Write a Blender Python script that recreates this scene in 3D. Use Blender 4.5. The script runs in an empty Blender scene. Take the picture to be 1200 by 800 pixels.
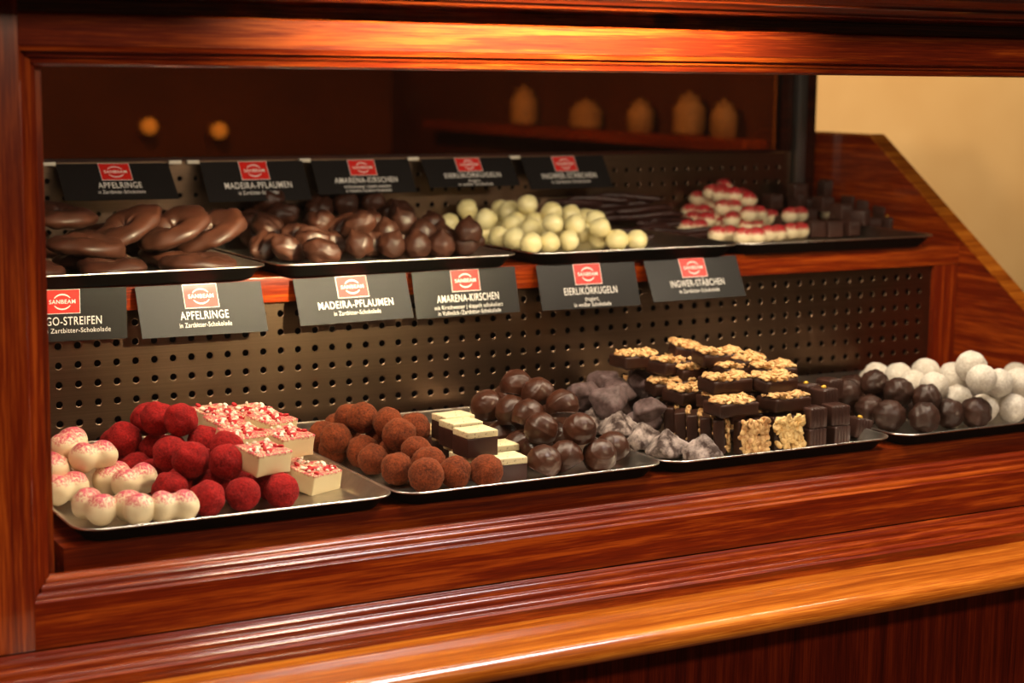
import bpy, bmesh, math, random
from mathutils import Vector, Matrix, noise, Euler
random.seed(7)
S = 0.02            # one hole pitch of the perforated steel = 20 mm
DECK = -5.46        # deck height in pitch units (z = 0 is the top hole row of the lower riser)
BASE = 1.0          # deck stands 1.0 m above the shop floor
PI = math.pi
COL = bpy.context.scene.collection

def W(x, y, z):
    return Vector((x * S, y * S, (z - DECK) * S + BASE))

# ------------------------------------------------------------------ camera
FPX = 2080.0
def rodrigues(w):
    th = math.sqrt(sum(a * a for a in w)); k = [a / th for a in w]
    K = Matrix(((0, -k[2], k[1]), (k[2], 0, -k[0]), (-k[1], k[0], 0)))
    return Matrix.Identity(3) + math.sin(th) * K + (1 - math.cos(th)) * (K @ K)
R = rodrigues((0.150027611, -0.510532311, -0.0270211528))
T = Vector((-22.8840080, 0.253400689, 89.4703551))
Cp = -(R.transposed() @ T)
CAM = Vector((Cp[0], Cp[2], -Cp[1]))
def ray(u, v):
    d = R.transposed() @ Vector(((u - 600) / FPX, (v - 400) / FPX, 1.0))
    return Vector((d[0], d[2], -d[1]))
def onY(u, v, y):
    d = ray(u, v); return CAM + d * ((y - CAM.y) / d.y)
def onZ(u, v, z):
    d = ray(u, v); return CAM + d * ((z - CAM.z) / d.z)
def onX(u, v, x):
    d = ray(u, v); return CAM + d * ((x - CAM.x) / d.x)
def proj(p):
    d = R @ Vector((p[0], -p[2], p[1])) + T
    return 600 + FPX * d[0] / d[2], 400 + FPX * d[1] / d[2], d[2]

cam = bpy.data.objects.new('camera', bpy.data.cameras.new('camera'))
COL.objects.link(cam)
def wv(r): return Vector((r[0], r[2], -r[1]))
ax, ay, az = wv(R[0]), -wv(R[1]), -wv(R[2])
M = Matrix((ax, ay, az)).transposed().to_4x4(); M.translation = W(*CAM)
cam.matrix_world = M
cam.data.sensor_width = 36.0
cam.data.lens = FPX / 1200 * 36
cam.data.clip_start = 0.05; cam.data.clip_end = 50
cam.data.dof.use_dof = True
cam.data.dof.focus_distance = 85 * S
cam.data.dof.aperture_fstop = cam.data.lens / 11.5
bpy.context.scene.camera = cam

# ------------------------------------------------------------------ helpers
def tag(o, label=None, cat=None, group=None, kind=None):
    if label: o['label'] = label
    if cat: o['category'] = cat
    if group: o['group'] = group
    if kind: o['kind'] = kind
    return o
def link(name, data, parent=None, loc=None):
    o = bpy.data.objects.new(name, data); COL.objects.link(o)
    if parent: o.parent = parent
    if loc is not None: o.location = loc
    return o
def empty(name, loc=(0, 0, 0)):
    return link(name, None, None, loc)
def mesh_from(bm, name, mat, smooth=True, scale=S):
    me = bpy.data.meshes.new(name)
    if scale != 1:
        for v in bm.verts: v.co *= scale
    bm.normal_update(); bm.to_mesh(me); bm.free()
    if smooth: me.polygons.foreach_set('use_smooth', [True] * len(me.polygons))
    for m in (mat if isinstance(mat, (list, tuple)) else [mat]): me.materials.append(m)
    me.update(); return me
def add_box(bm, x0, x1, y0, y1, z0, z1, bev=0.0, seg=2, mi=0):
    vs = [bm.verts.new((x, y, z)) for z in (z0, z1) for y in (y0, y1) for x in (x0, x1)]
    fs = []
    for q in ((0, 2, 3, 1), (4, 5, 7, 6), (0, 1, 5, 4), (2, 6, 7, 3), (0, 4, 6, 2), (1, 3, 7, 5)):
        f = bm.faces.new([vs[i] for i in q]); f.material_index = mi; fs.append(f)
    if bev:
        es = list({e for f in fs for e in f.edges})
        bmesh.ops.bevel(bm, geom=es, offset=bev, segments=seg, profile=0.6, affect='EDGES')
def box_obj(name, mat, x0, x1, y0, y1, z0, z1, parent=None, bev=0.04, origin=None):
    bm = bmesh.new(); o = Vector(origin or ((x0 + x1) / 2, (y0 + y1) / 2, z0))
    add_box(bm, x0 - o.x, x1 - o.x, y0 - o.y, y1 - o.y, z0 - o.z, z1 - o.z, bev)
    ob = link(name, mesh_from(bm, name, mat, smooth=False), parent, W(*o))
    sharpen(ob.data); return ob
def sharpen(me, ang=0.6):
    me.polygons.foreach_set('use_smooth', [True] * len(me.polygons))
    try: me.set_sharp_from_angle(angle=ang)
    except Exception: pass
def extrude_yz(name, mat, pts, x0, x1, parent=None, mitre0=0.0, mitre1=0.0, ang=0.5):
    """profile given as (y, z) pairs, extruded along x"""
    bm = bmesh.new(); o = Vector(((x0 + x1) / 2, pts[0][0], min(p[1] for p in pts)))
    a = [bm.verts.new((x0 - o.x, p[0] - o.y, p[1] - o.z)) for p in pts]
    b = [bm.verts.new((x1 - o.x, p[0] - o.y, p[1] - o.z)) for p in pts]
    n = len(pts)
    for i in range(n):
        bm.faces.new((a[i], a[(i + 1) % n], b[(i + 1) % n], b[i]))
    bm.faces.new(a[::-1]); bm.faces.new(b)
    bmesh.ops.recalc_face_normals(bm, faces=bm.faces)
    ob = link(name, mesh_from(bm, name, mat, smooth=False), parent, W(*o)); sharpen(ob.data, ang); return ob

# ------------------------------------------------------------------ materials
def newmat(name):
    m = bpy.data.materials.new(name); m.use_nodes = True
    nt = m.node_tree; return m, nt, nt.nodes['Principled BSDF']
def setp(b, **k):
    for a, v in k.items():
        n = a.replace('_', ' ')
        for q in b.inputs:
            if q.name.lower() == n.lower():
                q.default_value = v
def ramp(nt, stops):
    r = nt.nodes.new('ShaderNodeValToRGB'); e = r.color_ramp.elements
    while len(e) < len(stops): e.new(0.5)
    for i, (p, c) in enumerate(stops):
        e[i].position = p; e[i].color = (*c, 1)
    return r
def coords(nt, scale=(1, 1, 1), kind='Object', rot=(0, 0, 0)):
    t = nt.nodes.new('ShaderNodeTexCoord'); m = nt.nodes.new('ShaderNodeMapping')
    m.inputs['Scale'].default_value = scale; m.inputs['Rotation'].default_value = rot
    nt.links.new(t.outputs[kind], m.inputs['Vector']); return m
def tex(nt, vec, scale=5, detail=4, rough=.5, dist=0):
    n = nt.nodes.new('ShaderNodeTexNoise'); n.inputs['Scale'].default_value = scale
    n.inputs['Detail'].default_value = detail; n.inputs['Roughness'].default_value = rough
    n.inputs['Distortion'].default_value = dist
    nt.links.new(vec.outputs[0], n.inputs['Vector']); return n
def bump(nt, src, b, strength=.2, dist=.001):
    u = nt.nodes.new('ShaderNodeBump'); u.inputs['Strength'].default_value = strength
    u.inputs['Distance'].default_value = dist
    nt.links.new(src, u.inputs['Height']); nt.links.new(u.outputs[0], b.inputs['Normal']); return u

def wood(name, axis='x', c0=(.080, .0050, .0005), c1=(.180, .0165, .0011), c2=(.40, .068, .005), rough=.38, coat=1.0):
    m, nt, b = newmat(name)
    sc = {'x': (1.8, 55, 55), 'y': (55, 1.8, 55), 'z': (55, 55, 1.8)}[axis]
    mp = coords(nt, sc); n1 = tex(nt, mp, 1.3, 6, .6, 1.2)
    sc2 = {'x': (14, 420, 420), 'y': (420, 14, 420), 'z': (420, 420, 14)}[axis]
    mp2 = coords(nt, sc2); n2 = tex(nt, mp2, 1.5, 3, .6)
    mx = nt.nodes.new('ShaderNodeMath'); mx.operation = 'MULTIPLY_ADD'
    nt.links.new(n2.outputs['Fac'], mx.inputs[0]); mx.inputs[1].default_value = .62
    nt.links.new(n1.outputs['Fac'], mx.inputs[2])
    r = ramp(nt, [(.55, c0), (.80, c1), (1.02, c2)])
    nt.links.new(mx.outputs[0], r.inputs[0]); nt.links.new(r.outputs[0], b.inputs['Base Color'])
    setp(b, roughness=rough, coat_weight=coat, coat_roughness=.11, ior=1.45, specular_ior_level=.15)
    bump(nt, n2.outputs['Fac'], b, .22, .0004)
    return m
WX = wood('mahogany_lengthwise', 'x'); WZ = wood('mahogany_upright', 'z'); WY = wood('mahogany_crosswise', 'y')
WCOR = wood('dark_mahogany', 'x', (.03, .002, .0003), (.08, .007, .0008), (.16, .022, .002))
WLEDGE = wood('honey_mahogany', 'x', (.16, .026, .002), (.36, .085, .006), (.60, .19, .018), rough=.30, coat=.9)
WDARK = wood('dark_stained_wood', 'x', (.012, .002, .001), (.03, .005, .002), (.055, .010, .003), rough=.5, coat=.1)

def steel(name, col, rough, aniso_scale=(3, 900, 900), b_s=.05):
    m, nt, b = newmat(name)
    mp = coords(nt, aniso_scale); n = tex(nt, mp, 1, 3, .6)
    mp2 = coords(nt, (5, 5, 5)); n2 = tex(nt, mp2, 2, 3, .5)
    r = ramp(nt, [(.3, tuple(c * .75 for c in col)), (.7, col)])
    nt.links.new(n.outputs['Fac'], r.inputs[0]); nt.links.new(r.outputs[0], b.inputs['Base Color'])
    rr = nt.nodes.new('ShaderNodeMapRange'); rr.inputs['To Min'].default_value = rough * .8; rr.inputs['To Max'].default_value = rough * 1.25
    nt.links.new(n2.outputs['Fac'], rr.inputs['Value']); nt.links.new(rr.outputs[0], b.inputs['Roughness'])
    setp(b, metallic=1.0)
    bump(nt, n.outputs['Fac'], b, b_s, .0003)
    return m
STEEL = steel('brushed_perforated_steel', (.21, .135, .088), .30)
TRAY = steel('worn_tray_steel', (.55, .50, .44), .30, (60, 60, 60), .02)
ALU = steel('dull_aluminium', (.30, .29, .28), .45, (400, 400, 6))
RIM = steel('polished_rim_steel', (.90, .86, .80), .28, (60, 60, 60), 0)

def dusted(name, c0, c1, rough=.9, sheen=.3, scale=450, bs=.5, sheen_tint=(1, 1, 1), blot=.0, spec=.3):
    m, nt, b = newmat(name)
    mp = coords(nt); n = tex(nt, mp, scale, 4, .7); n2 = tex(nt, mp, 90, 3, .6)
    ad = nt.nodes.new('ShaderNodeMath'); ad.operation = 'MULTIPLY_ADD'; ad.inputs[1].default_value = .5
    nt.links.new(n2.outputs['Fac'], ad.inputs[0]); nt.links.new(n.outputs['Fac'], ad.inputs[2])
    r = ramp(nt, [(.55, c0), (.95, c1)])
    nt.links.new(ad.outputs[0], r.inputs[0]); nt.links.new(r.outputs[0], b.inputs['Base Color'])
    setp(b, roughness=rough, sheen_weight=sheen, sheen_roughness=.5, specular_ior_level=spec)
    b.inputs['Sheen Tint'].default_value = (*sheen_tint, 1)
    bump(nt, ad.outputs[0], b, bs, .0012)
    return m
REDDUST = dusted('raspberry_powder', (.14, .0015, .002), (.44, .010, .010), sheen=.10, sheen_tint=(1, .15, .15), bs=.9)
COCOA = dusted('cocoa_powder', (.06, .010, .002), (.26, .048, .010), sheen=.12, sheen_tint=(1, .5, .25), bs=.9)
SNOW = dusted('coconut_sugar_coat', (.52, .45, .38), (.86, .80, .72), sheen=.1, bs=.6)
BEIGE = None
def choc(name, c0, c1, rough=.35, coat=.35, bs=.15, scale=120):
    m, nt, b = newmat(name)
    mp = coords(nt); n = tex(nt, mp, scale, 4, .6); n2 = tex(nt, mp, 30, 3, .5)
    r = ramp(nt, [(.3, c0), (.75, c1)])
    nt.links.new(n2.outputs['Fac'], r.inputs[0]); nt.links.new(r.outputs[0], b.inputs['Base Color'])
    setp(b, roughness=rough, coat_weight=coat, coat_roughness=.25, ior=1.46, specular_ior_level=.35)
    bump(nt, n.outputs['Fac'], b, bs, .0008)
    return m
CHOC = choc('dark_chocolate_coating', (.022, .0065, .0032), (.055, .016, .0078), .50, .14)
CHOC2 = choc('brown_chocolate_coating', (.034, .010, .0045), (.085, .026, .012), .42, .28)
CHOCB = choc('matt_dark_chocolate', (.034, .011, .008), (.065, .022, .015), .48, .15, .3)
CHOCF = choc('chocolate_truffle_crumb', (.022, .008, .005), (.055, .019, .011), .5, .2, .8, 260)
CREAM = choc('white_chocolate', (.74, .56, .29), (.88, .74, .45), .42, .2, .15)
EGG = choc('pale_yellow_sugar_shell', (.78, .66, .30), (.90, .82, .47), .32, .4, .08)
GINGER = choc('dark_chocolate_stick', (.022, .007, .006), (.05, .016, .012), .45, .2, .4, 90)

def pinkwhite(name, axis_top=True, lo=.15, hi=.75, pink=(.62, .06, .12), cream=(.86, .72, .47)):
    """white chocolate with raspberry dust lying on its upper side (the piece's own local top)"""
    m, nt, b = newmat(name)
    mp = coords(nt); n = tex(nt, mp, 420, 2, .9); n2 = tex(nt, mp, 70, 3, .6)
    g = nt.nodes.new('ShaderNodeTexCoord'); sx = nt.nodes.new('ShaderNodeSeparateXYZ')
    nt.links.new(g.outputs['Generated'], sx.inputs[0])
    mr = nt.nodes.new('ShaderNodeMapRange'); mr.inputs['From Min'].default_value = lo + .25; mr.inputs['From Max'].default_value = hi + .45
    mr.inputs['To Max'].default_value = 1.0
    nt.links.new(sx.outputs['Z'], mr.inputs['Value'])
    sp = nt.nodes.new('ShaderNodeMapRange'); sp.inputs['From Min'].default_value = .40; sp.inputs['From Max'].default_value = .60
    sp.inputs['To Min'].default_value = .15; sp.inputs['To Max'].default_value = .85; nt.links.new(n.outputs['Fac'], sp.inputs['Value'])
    a = nt.nodes.new('ShaderNodeMath'); a.operation = 'ADD'; nt.links.new(sp.outputs[0], a.inputs[0]); nt.links.new(n2.outputs['Fac'], a.inputs[1])
    ml = nt.nodes.new('ShaderNodeMath'); ml.operation = 'MULTIPLY'; nt.links.new(a.outputs[0], ml.inputs[0]); nt.links.new(mr.outputs[0], ml.inputs[1])
    r = ramp(nt, [(.36, cream), (.50, tuple(p * .45 + c * .55 for p, c in zip(pink, cream))), (.60, tuple(p * .75 + c * .25 for p, c in zip(pink, cream))), (.80, pink)])
    nt.links.new(ml.outputs[0], r.inputs[0]); nt.links.new(r.outputs[0], b.inputs['Base Color'])
    setp(b, roughness=.5, coat_weight=.12, coat_roughness=.4)
    b.inputs['Subsurface Weight'].default_value = .0
    bump(nt, a.outputs[0], b, .15, .0005)
    return m
PINKW = pinkwhite('white_chocolate_raspberry_dust')
PINKW2 = pinkwhite('white_chocolate_strawberry_dust', lo=.12, hi=.40, pink=(.46, .008, .02))
SLABTOP = pinkwhite('white_slab_dusted_top', lo=.44, hi=.66, pink=(.55, .03, .07), cream=(.86, .72, .42))
def flat(name, c, rough=.6, metallic=0, coat=0, spec=.5):
    m, nt, b = newmat(name); b.inputs['Base Color'].default_value = (*c, 1)
    setp(b, roughness=rough, metallic=metallic, coat_weight=coat, specular_ior_level=spec); return m
def speck(name, c0, c1, scale=400, rough=.6, lo=.45, hi=.6):
    m, nt, b = newmat(name); mp = coords(nt); n = tex(nt, mp, scale, 3, .7)
    r = ramp(nt, [(lo, c0), (hi, c1)]); nt.links.new(n.outputs['Fac'], r.inputs[0]); nt.links.new(r.outputs[0], b.inputs['Base Color'])
    setp(b, roughness=rough); bump(nt, n.outputs['Fac'], b, .2, .0005); return m
CRUMB_R = speck('dried_raspberry_crumb', (.42, .004, .008), (.62, .03, .04), 200)
CRUMB_W = speck('white_crumb', (.85, .72, .6), (.9, .82, .7), 200)
TOPW = speck('white_icing_with_cocoa_specks', (.16, .07, .02), (.84, .72, .44), 330, .5, .33, .42)
TOPD = speck('cocoa_dusted_icing', (.35, .17, .05), (.78, .60, .32), 260, .7, .38, .62)
NUT = speck('toasted_almond_flakes', (.42, .18, .05), (.76, .50, .22), 120, .55, .35, .6)
NUT2 = speck('pale_almond_flakes', (.62, .34, .09), (.86, .62, .28), 140, .5, .35, .6)
BLOOM = dusted('sugar_bloomed_chocolate', (.045, .024, .020), (.50, .40, .37), rough=.75, sheen=.05, scale=75, bs=.5)
BLOOM.node_tree.nodes['Color Ramp'].color_ramp.elements[0].position = .62
BLOOM.node_tree.nodes['Color Ramp'].color_ramp.elements[1].position = 1.0
BLOOM2 = dusted('lightly_bloomed_chocolate', (.050, .024, .022), (.17, .11, .11), rough=.55, sheen=.05, scale=80, bs=.4)
YEL = flat('candied_yellow_peel', (.72, .42, .04), .5)
CARD = flat('black_tag_card', (.013, .011, .011), .42, coat=.0, spec=.22)
REDP = flat('red_logo_print', (.62, .012, .006), .4, coat=.2)
WHITE = flat('white_print', (.80, .76, .72), .5)
CLIP = flat('clear_white_plastic', (.62, .55, .45), .35)
BLACK = flat('dark_gap', (.004, .003, .003), .9)

def glassmat(name, tint=(1, 1, 1), refl=.06, rough=.02):
    m = bpy.data.materials.new(name); m.use_nodes = True; nt = m.node_tree; nt.nodes.clear()
    o = nt.nodes.new('ShaderNodeOutputMaterial'); t = nt.nodes.new('ShaderNodeBsdfTransparent'); g = nt.nodes.new('ShaderNodeBsdfGlossy')
    t.inputs['Color'].default_value = (*tint, 1); g.inputs['Roughness'].default_value = rough
    fr = nt.nodes.new('ShaderNodeFresnel'); ge = nt.nodes.new('ShaderNodeNewGeometry'); mr = nt.nodes.new('ShaderNodeMapRange')
    mr.inputs['To Min'].default_value = 1.45; mr.inputs['To Max'].default_value = 1 / 1.45      # same reflectance on both faces of the pane
    nt.links.new(ge.outputs['Backfacing'], mr.inputs['Value']); nt.links.new(mr.outputs[0], fr.inputs['IOR'])
    x = nt.nodes.new('ShaderNodeMixShader'); nt.links.new(fr.outputs[0], x.inputs[0])
    nt.links.new(t.outputs[0], x.inputs[1]); nt.links.new(g.outputs[0], x.inputs[2]); nt.links.new(x.outputs[0], o.inputs[0])
    return m
GLASS = glassmat('clear_glass', (.97, .97, .96))
TGLASS = glassmat('smoky_brown_glass', (.42, .27, .16))

def wallmat(name, c0, c1, scale=3):
    m, nt, b = newmat(name); mp = coords(nt); n = tex(nt, mp, scale, 4, .55); n2 = tex(nt, mp, 14, 3, .5)
    r = ramp(nt, [(.3, c0), (.7, c1)]); nt.links.new(n.outputs['Fac'], r.inputs[0]); nt.links.new(r.outputs[0], b.inputs['Base Color'])
    setp(b, roughness=.8); bump(nt, n2.outputs['Fac'], b, .1, .002); return m
WALL = wallmat('sand_beige_plaster', (.56, .31, .10), (.68, .41, .155))
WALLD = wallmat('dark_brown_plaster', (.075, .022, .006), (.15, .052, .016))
FLOORM = wallmat('brown_floor', (.06, .03, .018), (.09, .05, .03))

# ------------------------------------------------------------------ the room
def wallbox(name, mat, x0, x1, y0, y1, z0, z1):
    o = box_obj(name, mat, x0, x1, y0, y1, z0, z1, bev=0); o['kind'] = 'structure'; return o
ZF = DECK - BASE / S           # floor level in pitch units
wallbox('floor', FLOORM, -110, 190, -150, 140, ZF - 2, ZF)
XW = onY(938, 130, 46).x; pass
wallbox('wall_back', WALL, XW, 190, 46, 50, ZF, 80)
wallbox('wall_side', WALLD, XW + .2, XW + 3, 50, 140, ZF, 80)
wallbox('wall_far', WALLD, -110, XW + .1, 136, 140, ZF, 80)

# ------------------------------------------------------------------ display case
XL, XR = -9.4, 96.0
case = empty('display_case', W(27, -19, DECK - 3))
tag(case, 'glazed mahogany display case holding two tiers of chocolates', 'display case')
def cp(o, label=None):     # child of the case, keeping its place
    o.parent = case; o.location = o.location - case.location
    if label: o['label'] = label
    return o
# front frame -----------------------------------------------------------------
Yo, Yi = -20.0, -19.0
Abot, Atop, Bbot, Btop, Ax, Bx = -7.07, 14.75, -6.27, 13.96, -6.50, -5.64
# bottom moulding: fascia + stepped ogee running back to the glass
fascia = [(-19.0, -8.97), (Yo, -8.97), (Yo, Abot - .02), (-19.0, Abot - .02)]
cp(extrude_yz('bottom_rail', WX, fascia, Ax, XR, None))
def ogee(o0, i0, steps=5):
    """reeded slope from outer (y,z) to inner (y,z) point"""
    return None
def reeded(y0, z0, y1, z1, bands):
    """profile points between two points with round beads; bands = list of (fraction, bulge)"""
    pts = []; dy, dz = y1 - y0, z1 - z0; L = math.hypot(dy, dz); ny, nz = -dz / L, dy / L
    if nz < 0: ny, nz = -ny, -nz
    f = 0
    for w, b in bands:
        for k in range(7):
            s = k / 6; h = b * math.sin(PI * s)
            pts.append((y0 + dy * (f + w * s) + ny * h, z0 + dz * (f + w * s) + nz * h))
        f += w
    return pts
bands = [(.10, 0), (.26, .10), (.08, -.05), (.24, .09), (.08, -.04), (.16, .05), (.08, 0)]
prof = reeded(Yo, Abot, Yi, Bbot, bands) + [(-18.75, Bbot), (-18.75, Abot - .3), (Yo, Abot - .02)]
bm = bmesh.new()
def mitred(name, mat, prof, x0, x1, parent, dx0=0, dx1=0, ya=Yo, yb=Yi, orient='x'):
    """extrude profile along x; the ends are mitred with the distance from ya to yb"""
    bm = bmesh.new(); a = []; b = []
    for (y, z) in prof:
        t = max(0, min(1, (y - ya) / (yb - ya)))
        a.append(bm.verts.new((x0 + dx0 * t, y, z))); b.append(bm.verts.new((x1 + dx1 * t, y, z)))
    n = len(prof)
    for i in range(n): bm.faces.new((a[i], a[(i + 1) % n], b[(i + 1) % n], b[i]))
    bm.faces.new(a[::-1]); bm.faces.new(b)
    bmesh.ops.recalc_face_normals(bm, faces=bm.faces)
    o = Vector((x0, prof[0][0], prof[0][1]))
    for v in bm.verts: v.co -= o
    ob = link(name, mesh_from(bm, name, mat, False), parent, W(*o)); sharpen(ob.data, .9); return ob
cp(mitred('lower_reeded_moulding', WX, prof, Ax, XR - 2, None, .86, -.86))
# top rail and its moulding
cp(extrude_yz('top_rail', WX, [(-19.0, Atop), (Yo, Atop), (Yo, Atop + .03), (Yo - .02, Atop + .5), (Yo - .02, 15.9), (Yo + .06, 15.97), (Yo + .9, 16.0), (Yo + .9, 16.5), (-19.0, 16.5)], Ax - .0, XR, None))
tb = [(Yo, Atop), (Yo + .06, Atop - .02), (Yo + .10, Atop - .22), (Yo + .42, Atop - .26), (Yo + .46, Atop - .40), (Yo + .74, Atop - .48), (Yo + .78, Btop + .10), (Yi, Btop), (-18.75, Btop), (-18.75, Atop)]
cp(mitred('upper_reeded_moulding', WX, tb, Ax, XR - 2, None, .86, -.86))
# left and right posts: flat board + bevelled inner moulding
cp(box_obj('post', WZ, XL - 4, Ax, Yo, -18.6, -8.97, 16.6, None, .03))
cp(box_obj('post', WZ, XR - 2, XR + 1.5, Yo, -18.6, -8.97, 16.6, None, .03))
def side_mould(xa, xb, name):
    bm = bmesh.new(); s = 1 if xb > xa else -1; w = abs(xb - xa)
    pr = [(0, 0), (.06, .05), (.10, .35), (.30, .42), (.36, .62), (.60, .70), (.66, .92), (w, 1.0), (w, 1.25), (0, 1.25)]
    lo = []; hi = []
    for (x, y) in pr:
        t = min(1, y)
        lo.append(bm.verts.new((xa + s * x, Yo + y, Abot + (Bbot - Abot) * min(1, x / w) + .0)))
        hi.append(bm.verts.new((xa + s * x, Yo + y, Atop + (Btop - Atop) * min(1, x / w))))
    n = len(pr)
    for i in range(n): bm.faces.new((lo[i], lo[(i + 1) % n], hi[(i + 1) % n], hi[i]))
    bm.faces.new(lo[::-1]); bm.faces.new(hi); bmesh.ops.recalc_face_normals(bm, faces=bm.faces)
    o = Vector((xa, Yo, Abot))
    for v in bm.verts: v.co -= o
    ob = link(name, mesh_from(bm, name, WZ, False), None, W(*o)); sharpen(ob.data, .9); return cp(ob)
side_mould(Ax, Bx, 'side_moulding'); side_mould(XR - 2, XR - 2.86, 'side_moulding')
# cornice
cor = [(-18.9, 16.5), (-21.9, 16.68), (-22.0, 16.72), (-22.02, 16.80), (-22.8, 16.98), (-22.95, 17.06), (-22.98, 17.16), (-24.2, 17.5), (-24.3, 17.62), (-26.0, 18.2), (-26.0, 19.0), (-18.9, 19.0)]
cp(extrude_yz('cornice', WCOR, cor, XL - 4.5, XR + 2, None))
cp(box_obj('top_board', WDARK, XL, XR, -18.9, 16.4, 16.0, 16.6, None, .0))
# glass pane
g = box_obj('front_glass', GLASS, Bx - .15, XR - 2.7, -19.02, -18.90, Bbot - .1, Btop + .1, None, 0); cp(g, 'clear glass pane')
# deck and its front edge
DX0 = -4.8
cp(box_obj('deck', WX, DX0, 60.0, -18.1, 15.6, -6.9, DECK, None, .05))
cp(box_obj('side_panel', WZ, -6.3, -5.3, -18.6, 15.6, -9, 16.0, None, .03))
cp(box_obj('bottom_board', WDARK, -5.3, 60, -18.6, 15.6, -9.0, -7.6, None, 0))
# perforated riser, lower
def perforated(name, x0, x1, z0, z1, ycol, hx, hz, r=.18, thick=.05):
    """sheet in the xz plane with real round holes at integer offsets of hx, hz"""
    bm = bmesh.new(); N = 16; xs = []; x = hx
    while x - 1 >= x0: x -= 1
    while x <= x1: xs.append(x); x += 1
    xs = [q for q in xs if x0 + .3 < q < x1 - .3]
    zs = []; z = hz
    while z - 1 >= z0: z -= 1
    while z <= z1: zs.append(z); z += 1
    zs = [q for q in zs if z0 + .3 < q < z1 - .3]
    bx = [x0] + [(a + b) / 2 for a, b in zip(xs[:-1], xs[1:])] + [x1]
    bz = [z0] + [(a + b) / 2 for a, b in zip(zs[:-1], zs[1:])] + [z1]
    for i, cx in enumerate(xs):
        for j, cz in enumerate(zs):
            a0, a1, c0, c1 = bx[i], bx[i + 1], bz[j], bz[j + 1]
            outer = []; rim = []; inner = []; back = []
            for k in range(N):
                th = 2 * PI * (k + .5) / N + PI / 4 - PI / N
                c, s = math.cos(th), math.sin(th)
                t = 1 / max(abs(c), abs(s))
                px, pz = c * t, s * t
                X = cx + (px * (a1 - cx) if px > 0 else px * (cx - a0)); Z = cz + (pz * (c1 - cz) if pz > 0 else pz * (cz - c0))
                outer.append(bm.verts.new((X, 0, Z)))
                rim.append(bm.verts.new((cx + c * (r + .03), 0, cz + s * (r + .03))))
                inner.append(bm.verts.new((cx + c * r, .02, cz + s * r)))
                back.append(bm.verts.new((cx + c * r, thick, cz + s * r)))
            for k in range(N):
                q = (k + 1) % N
                bm.faces.new((outer[k], outer[q], rim[q], rim[k]))
                bm.faces.new((rim[k], rim[q], inner[q], inner[k])); bm.faces.new((inner[k], inner[q], back[q], back[k]))
    bmesh.ops.remove_doubles(bm, verts=bm.verts, dist=1e-4)
    bmesh.ops.recalc_face_normals(bm, faces=bm.faces)
    o = Vector((x0, ycol, z0))
    for v in bm.verts: v.co -= Vector((x0, 0, z0))
    return cp(link(name, mesh_from(bm, name, STEEL, False), None, W(*o)))
perforated('perforated_riser', -5.2, 58.0, DECK, 1.75, 0.0, 0, 0)
cp(box_obj('riser_backing', BLACK, -5.2, 58.0, .8, 1.0, DECK, 1.75, None, 0))
cp(box_obj('riser_stile', WZ, 58.0, 60.0, -.35, .6, DECK, 1.68, None, .04))
# upper deck
cp(box_obj('upper_deck', WX, -5.2, 60.0, -.42, 15.0, 1.68, 3.04, None, .05))
RY = 15.0
perforated('rear_perforated_riser', -5.2, 57.8, 3.04, 8.42, RY, 3.6, 5.36, r=.15)
cp(box_obj('riser_backing', BLACK, -5.2, 57.8, RY + .7, RY + .9, 3.04, 8.3, None, 0))
cp(box_obj('rear_bottom_rail', WDARK, -5.2, 57.8, RY + .1, RY + .9, 8.42, 8.62, None, 0))
cp(box_obj('rear_glass_door', TGLASS, -5.2, 57.0, RY + .3, RY + .45, 8.62, 16.0, None, 0), 'smoky brown glass panel')
cp(box_obj('door_stile', WDARK, 57.0, 57.9, RY + .1, RY + .9, 8.62, 16.0, None, .02))
cp(box_obj('rear_post', ALU, 57.95, 58.75, RY - .5, RY + .6, 3.04, 16.0, None, .04), 'dull aluminium post')
cp(box_obj('rear_post_cover', WDARK, 58.75, 59.75, RY - .3, RY + .8, 3.04, 16.0, None, .04))
for u_ in (57, 205, 226, 357, 484, 603):      # little plastic clips that hold the rear tags
    q_ = onY(u_, 192 - (u_ - 57) * .0145, RY - .2)
    cp(box_obj('tag_clip', CLIP, q_.x - .38, q_.x + .38, RY - .3, RY - .04, q_.z - .12, q_.z + .10, None, .03), 'white plastic clip')
# low sloping end panel
ep = [(15.4, -6.9), (15.4, 9.74), (8.95, 9.74), (-13.45, DECK + .02), (-13.45, -6.9)]
cp(extrude_yz('end_panel', WY, ep, 60.0, 61.0, None))
st = [(15.4, 9.75), (8.93, 9.75), (-13.46, DECK + .03), (-13.36, DECK + .12 + .03), (8.97, 9.92), (15.4, 9.92)]
cp(extrude_yz('painted_lit_edge', WLEDGE, st, 59.95, 61.25, None), 'edge strip coloured lighter as if lit')  # added strip; room light on the panel edge painted in lighter wood

# ------------------------------------------------------------------ counter
counter = empty('counter', W(27, -22, ZF))
tag(counter, 'mahogany shop counter with rounded ledge carrying the glazed case', 'counter')
def cc(o, label=None):
    o.parent = counter; o.location = o.location - counter.location
    if label: o['label'] = label
    return o
b2 = [(.10, 0), (.20, .08), (.06, -.06), (.24, .13), (.06, -.05), (.24, .12), (.10, 0)]
prof = reeded(-21.35, -10.0, -20.03, -9.03, b2) + [(-20.02, -9.03), (-20.02, -10.5), (-21.33, -10.5), (-21.33, -10.02)]
cc(extrude_yz('reeded_base_moulding', WX, prof, XL - 6, XR + 8, None, ang=.9))
led = [(16, -10.5), (-24.9, -10.5)]
for k in range(1, 9):
    a = PI / 2 * k / 8; led.append((-24.9 - .6 * math.sin(a), -11.1 + .6 * math.cos(a)))
led += [(-25.5, -11.25), (-25.42, -11.42), (-25.3, -11.5), (16, -11.5)]
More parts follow.
